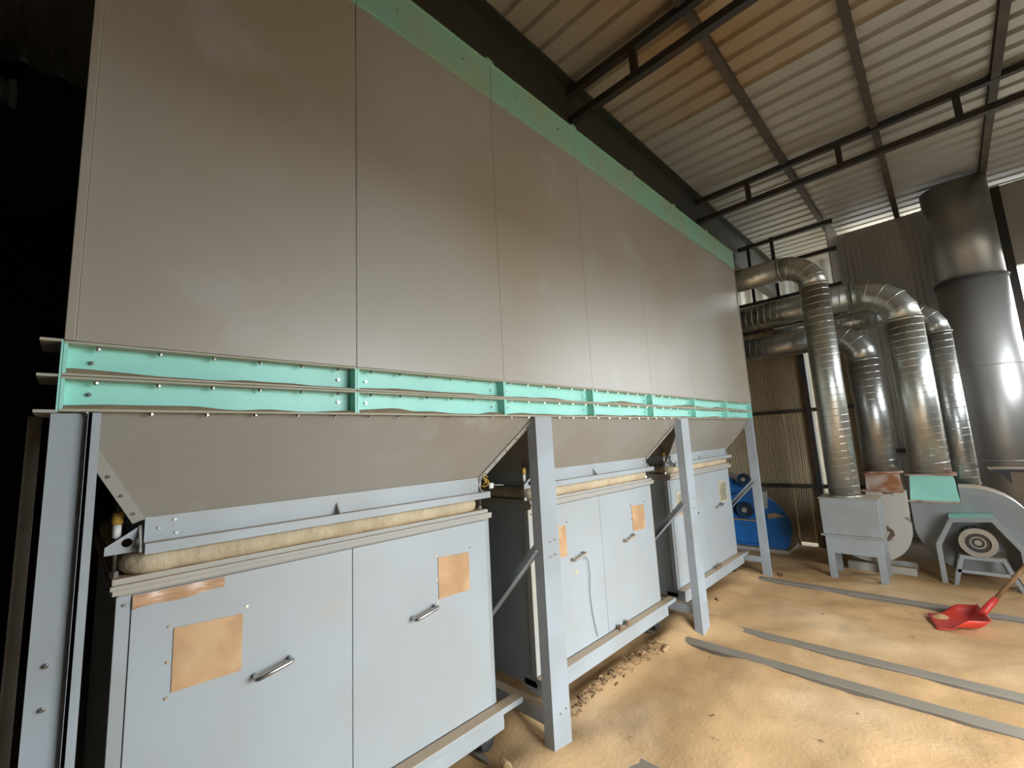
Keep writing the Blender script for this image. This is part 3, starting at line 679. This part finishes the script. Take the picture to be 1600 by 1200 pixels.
# ================================================================== RED DUSTPAN
dp = thing('dustpan', (4.95,-1.4,0.02), 'red plastic dustpan with a wooden handle lying on the sawdust', 'dustpan')
LIP = [(5.06,-1.225),(4.72,-1.285)]; BACK = [(5.22,-1.52),(4.82,-1.585)]
zf = 0.034
def pan_pt(u, v):        # u across (0 far..1 near), v lip..back
    a = Vector(LIP[0]).lerp(Vector(LIP[1]), u); c = Vector(BACK[0]).lerp(Vector(BACK[1]), u)
    p = a.lerp(c, v); edge = abs(2*u-1)
    ss = min(1, max(0, (v-0.2)/0.45)); ss = ss*ss*(3-2*ss)
    side = 0.075*ss*max(0, (edge-0.55)/0.45)**2.2; back = 0.085*max(0, (v-0.68)/0.32)**1.7
    z = zf + 0.006*v + max(side, back)
    w = (1-0.10*v*v); mid = Vector(LIP[0]).lerp(Vector(LIP[1]),0.5).lerp(Vector(BACK[0]).lerp(Vector(BACK[1]),0.5), v)
    p = mid+(p-mid)*w
    return (p.x, p.y, z)
b = grid_sheet(pan_pt, 22, 18); b.sm = [True]*len(b.f)
po = b.build('pan','red',dp); md = po.modifiers.new('thickness','SOLIDIFY'); md.thickness = 0.006; md.offset = -1
hs0 = Vector((5.02,-1.54,0.105)); hd = Vector((0.05,-0.22,0.30)).normalized()
MB().tube([hs0-hd*0.02, hs0+hd*0.03, hs0+hd*0.16],[0.03,0.024,0.020],16).build('socket','red',dp)
MB().cyl(hs0+hd*0.14, hs0+hd*0.95, 0.014, 12).build('handle','wood',dp)
pile = MB()
for i in range(9):
    for j in range(13):
        u = 0.08+0.45*i/8; v = 0.02+0.42*j/12
        x,y,z = pan_pt(u,v); e = math.exp(-((u-0.25)/0.13)**2-((v-0.22)/0.13)**2)
        pile.v.append(Vector((x,y,z-0.006+0.028*e)))
for i in range(8):
    for j in range(12): pile.f.append([i*13+j,i*13+j+1,(i+1)*13+j+1,(i+1)*13+j]); pile.sm.append(True)
pile.single('sawdust_heap','sawdust',(4.98,-1.3,0.05),'small heap of sawdust lying in the red dustpan','sawdust')['kind'] = 'stuff'

# ================================================================== WOOD CHIPS AND DEBRIS
def chip(seed, size, mt):
    rnd = random.Random(seed); bmx = bmesh.new(); bmesh.ops.create_icosphere(bmx, subdivisions=1, radius=1)
    b = MB(); b.v = [Vector((v.co.x*size*(1+0.5*rnd.random()), v.co.y*size*0.6*(0.7+0.6*rnd.random()), v.co.z*size*0.42*(0.7+0.6*rnd.random()))) for v in bmx.verts]
    b.f = [[q.index for q in f.verts] for f in bmx.faces]; b.sm = [False]*len(b.f); bmx.free(); return b.mesh('wood_chip', mt)
CH = [chip(i, 0.03, 'chip' if i % 2 else 'bark') for i in range(6)]
BIG = [('large pale wood chunk under the middle cabinet by the right caster', 3.16, 0.11, 1.5, 1), ('pale split wood chunk against the second post', 1.99, 0.16, 1.4, 3),
       ('dark bark chunk beside the post under the middle cabinet', 2.06, 0.17, 1.1, 2), ('rusty brown chip lying at the foot of the last post', 5.50, -0.06, 1.2, 0),
       ('pale chunk of wood under the nearest cabinet edge', 1.56, 0.12, 1.3, 5), ('pale wood chunk under the farthest cabinet', 4.35, 0.17, 1.2, 1)]
for (lab, x, y, s, m) in BIG:
    o = bpy.data.objects.new('wood_chunk', CH[m]); COL.objects.link(o); o.scale = (s,s,s); o.rotation_euler = (0.2,0.1,x*3)
    o.location = (x, y, dust_h(x,y)+0.008*s); tag(o, lab, 'wood chunk', 'loose wood chunks on the sawdust')
for (mt, sd_, n, nm, lab) in (('bark', 3, 85, 'wood_splinters', 'dark splinters strewn along the foot of the middle cabinet'), ('chip', 5, 70, 'wood_shavings', 'pale curled shavings strewn along the foot of the middle cabinet')):
    b = MB(); rnd = random.Random(sd_)
    for i in range(n):
        x = 2.05+1.15*rnd.random()**0.8; y = 0.185+0.028*rnd.gauss(0,1)
        if i > n-7: x = 1.9+3.5*rnd.random(); y = 0.1-1.3*rnd.random()
        z = dust_h(x,y); L = 0.006+0.014*rnd.random(); a = rnd.random()*6.28
        if mt == 'bark':
            d = Vector((math.cos(a),math.sin(a),0.5*rnd.random()))
            b.bar(Vector((x,y,z+0.003))-d*L/2, Vector((x,y,z+0.006))+d*L, 0.004+0.006*rnd.random(), 0.004, up=(0.1,0.2,1))
        else:
            r_ = 0.008+0.008*rnd.random(); u = Vector((math.cos(a),math.sin(a),0))
            b.tube([Vector((x,y,z+r_*0.7))+u*r_*math.cos(t*0.6)+Vector((0,0,r_*0.8*math.sin(t*0.6)))+Vector((-u.y,u.x,0))*t*0.002 for t in range(8)], 0.0028, 4, smooth=False)
    b.single(nm, mt, (2.6,0.18,0.05), lab, 'shavings')['kind'] = 'stuff'

# grey pipe end in the dark at the far left
lp = thing('pipe_end', (-0.55,2.9,4.2), 'dim grey pipe end in the dark at the upper left edge', 'pipe')
MB().cyl((-1.4,2.9,4.27),(-0.43,2.9,4.27),0.085,20).build('pipe','outer',lp)
MB().ring((-0.43,2.9,4.27),(1,0,0),0.0,0.10,0.03,20).build('rim','outer',lp)
